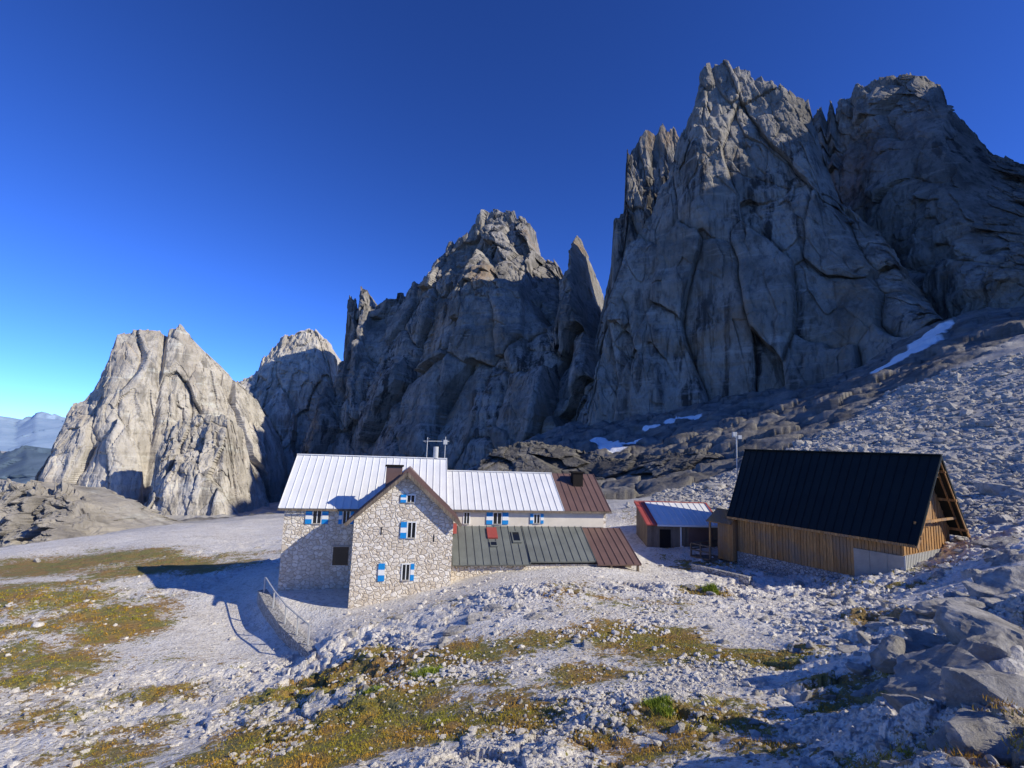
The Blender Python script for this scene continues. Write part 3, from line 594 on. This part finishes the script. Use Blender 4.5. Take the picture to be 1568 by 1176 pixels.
for s_,ys in ((1,0),(-1,2*kh)):
    w.beam((LB-.02,ys+s_*.0,-.2),(LB-.02,kh,zr-.2),.06,.24)
    for f_ in (.12,.5,.85): 
        yv=ys+s_*kh*f_; w.beam((LB-.95,yv,zr*f_-.25),(LB+.05,yv,zr*f_-.25),.14,.16)
    w.beam((LB-.35,ys+s_*.15,.0),(LB-.35,kh,zr-.35),.08,.12)
w.beam((LB-.35,.8,1.1),(LB-.35,2*kh-.8,1.1),.1,.14)
w.beam((LB-.35,kh-.9,zr-1.3),(LB-.35,kh+.9,zr-1.3),.1,.12)
for i in range(int(LB/.8)): w.beam((.4+i*.8,.06,-.12),(.4+i*.8,y1,zt-.02),.08,.1)
w.box(0,LB-.1,-.03,.01,-.17,-.02)
w.make('rafters_and_bargeboards',Bn,[M_wood])
w=MB()
w.slab([(-1.6,-.3,-.55),(.45,-.3,-.55),(.45,1.1,.35),(-1.6,1.1,.35)],.08,0)
w.slab([(-1.6,2.5,-.55),(.45,2.5,-.55),(.45,1.1,.35),(-1.6,1.1,.35)],.08,0)
w.extrude([(.0,-3.2),(2.2,-3.2),(2.2,-.5),(1.1,.22),(.0,-.5)],'x',-.8,.45,0)
for y_ in (-.1,2.3): w.box(-1.5,-1.38,y_,y_+.12,-3.6,-.55,0)
w.box(-2.6,-.8,-.9,2.6,-3.35,-3.25,1)
for (px,py) in ((-2.55,-.85),(-1.7,-.85),(-.85,-.85),(-2.55,.3),(-2.55,1.4),(-2.55,2.5)): w.box(px-.05,px+.05,py-.05,py+.05,-4.6,-2.35,1)
w.beam((-2.6,-.85,-2.35),(-.8,-.85,-2.35),.08,.08,1); w.beam((-2.55,-.85,-2.35),(-2.55,2.5,-2.35),.08,.08,1)
w.beam((-2.6,-.85,-2.8),(-.8,-.85,-2.8),.05,.1,1); w.beam((-2.55,-.85,-2.8),(-2.55,2.5,-2.8),.05,.1,1)
w.make('side_porch_and_deck',Bn,[M_wood,M_woodd])
# ------------------------------------------------------------ shed
p=S(990,803,41); SH=empty('storage_shed',(p[0],p[1],p[2]),math.radians(4))
w=MB(); w.box(.15,6.2,.3,3.,-4,-.08); w.extrude([(.3,-.08),(3.,-.08),(3.,1.0)],'x',.15,6.2); w.make('walls',SH,[M_woodd])
w=MB(); roofpanel(w,(0,0,0),(.9,0,0),(.9,3.2,1.45),(0,3.2,1.45),2,0); roofpanel(w,(.9,0,0),(6.2,0,0),(6.4,3.2,1.45),(.9,3.2,1.45),10,1)
w.beam((0,3.2,1.5),(6.4,3.2,1.5),.10,.06,0); w.box(.9,6.2,-.04,-.01,-.12,.02,1); w.beam((6.22,0,.04),(6.42,3.2,1.5),.14,.08,0); w.make('roof',SH,[M_redr,M_silver])
w=MB(); w.box(2.9,3.0,.24,.3,-2.6,-.2,0); w.box(1.2,2.1,.26,.3,-2.4,-.4,1);w.box(3.6,5.6,.27,.3,-1.5,-.3,2); w.make('doors',SH,[M_white,M_dark,M_brownr])
w=MB(); a_=G(1062,872)+np.array([0,0,.2]);b_=G(1150,893)+np.array([0,0,.2]); w.beam(a_-[0,0,.45],b_-[0,0,.45],.5,1.2); w.make('low_stone_wall',None,[M_dry])
p=S(1128,690,40.5); w=MB(); w.cyl((p[0],p[1],-9.5),(p[0],p[1],p[2]+1.5),.05,0); w.beam((p[0]-.35,p[1],p[2]+1.1),(p[0]+.35,p[1],p[2]+1.1),.05,.05); w.box(p[0]-.3,p[0]-.1,p[1]-.12,p[1]+.12,p[2]+1.15,p[2]+1.5); w.box(p[0]+.12,p[0]+.4,p[1]-.1,p[1]+.1,p[2]+.95,p[2]+1.25)
w.make('weather_station_mast',None,[M_galv])
# ------------------------------------------------------------ light, sky, camera
EL=math.radians(30.5); sx,sy=.918,-.397
sd=Vector((sx*math.cos(EL),sy*math.cos(EL),math.sin(EL)))
L=bpy.data.lights.new('sun','SUN'); L.energy=5.0; L.angle=math.radians(.5); L.color=(1,.94,.80)
lo=bpy.data.objects.new('sun',L); scene.collection.objects.link(lo); lo.rotation_euler=sd.to_track_quat('Z','Y').to_euler()
wd=bpy.data.worlds.new('World'); scene.world=wd; wd.use_nodes=True; nt=wd.node_tree; bg=nt.nodes['Background']
sk=nt.nodes.new('ShaderNodeTexSky'); sk.sky_type='NISHITA'; sk.sun_disc=False; sk.sun_elevation=EL; sk.sun_rotation=math.atan2(sx,sy)
sk.altitude=2600; sk.air_density=1.0; sk.dust_density=.4; sk.ozone_density=3.
mx=nt.nodes.new('ShaderNodeMix'); mx.data_type='RGBA'; mx.blend_type='MULTIPLY'; mx.inputs[0].default_value=1; mx.inputs[7].default_value=(.52,.78,1.30,1)
gmm=nt.nodes.new('ShaderNodeGamma'); gmm.inputs[1].default_value=1.28
nt.links.new(sk.outputs[0],mx.inputs[6]); nt.links.new(mx.outputs[2],gmm.inputs[0]); nt.links.new(gmm.outputs[0],bg.inputs[0]); bg.inputs[1].default_value=.095
cd=bpy.data.cameras.new('camera'); co=bpy.data.objects.new('camera',cd); scene.collection.objects.link(co)
cd.sensor_width=36; cd.lens=36*FPX/1568; cd.clip_start=.1; cd.clip_end=60000
m=Matrix.Identity(4)
for i in range(3): m[i][0]=Rv[i]; m[i][1]=Uv[i]; m[i][2]=-Fv[i]
co.matrix_world=m; scene.camera=co
scene.view_settings.view_transform='Standard'; scene.view_settings.look='None'; scene.view_settings.exposure=0
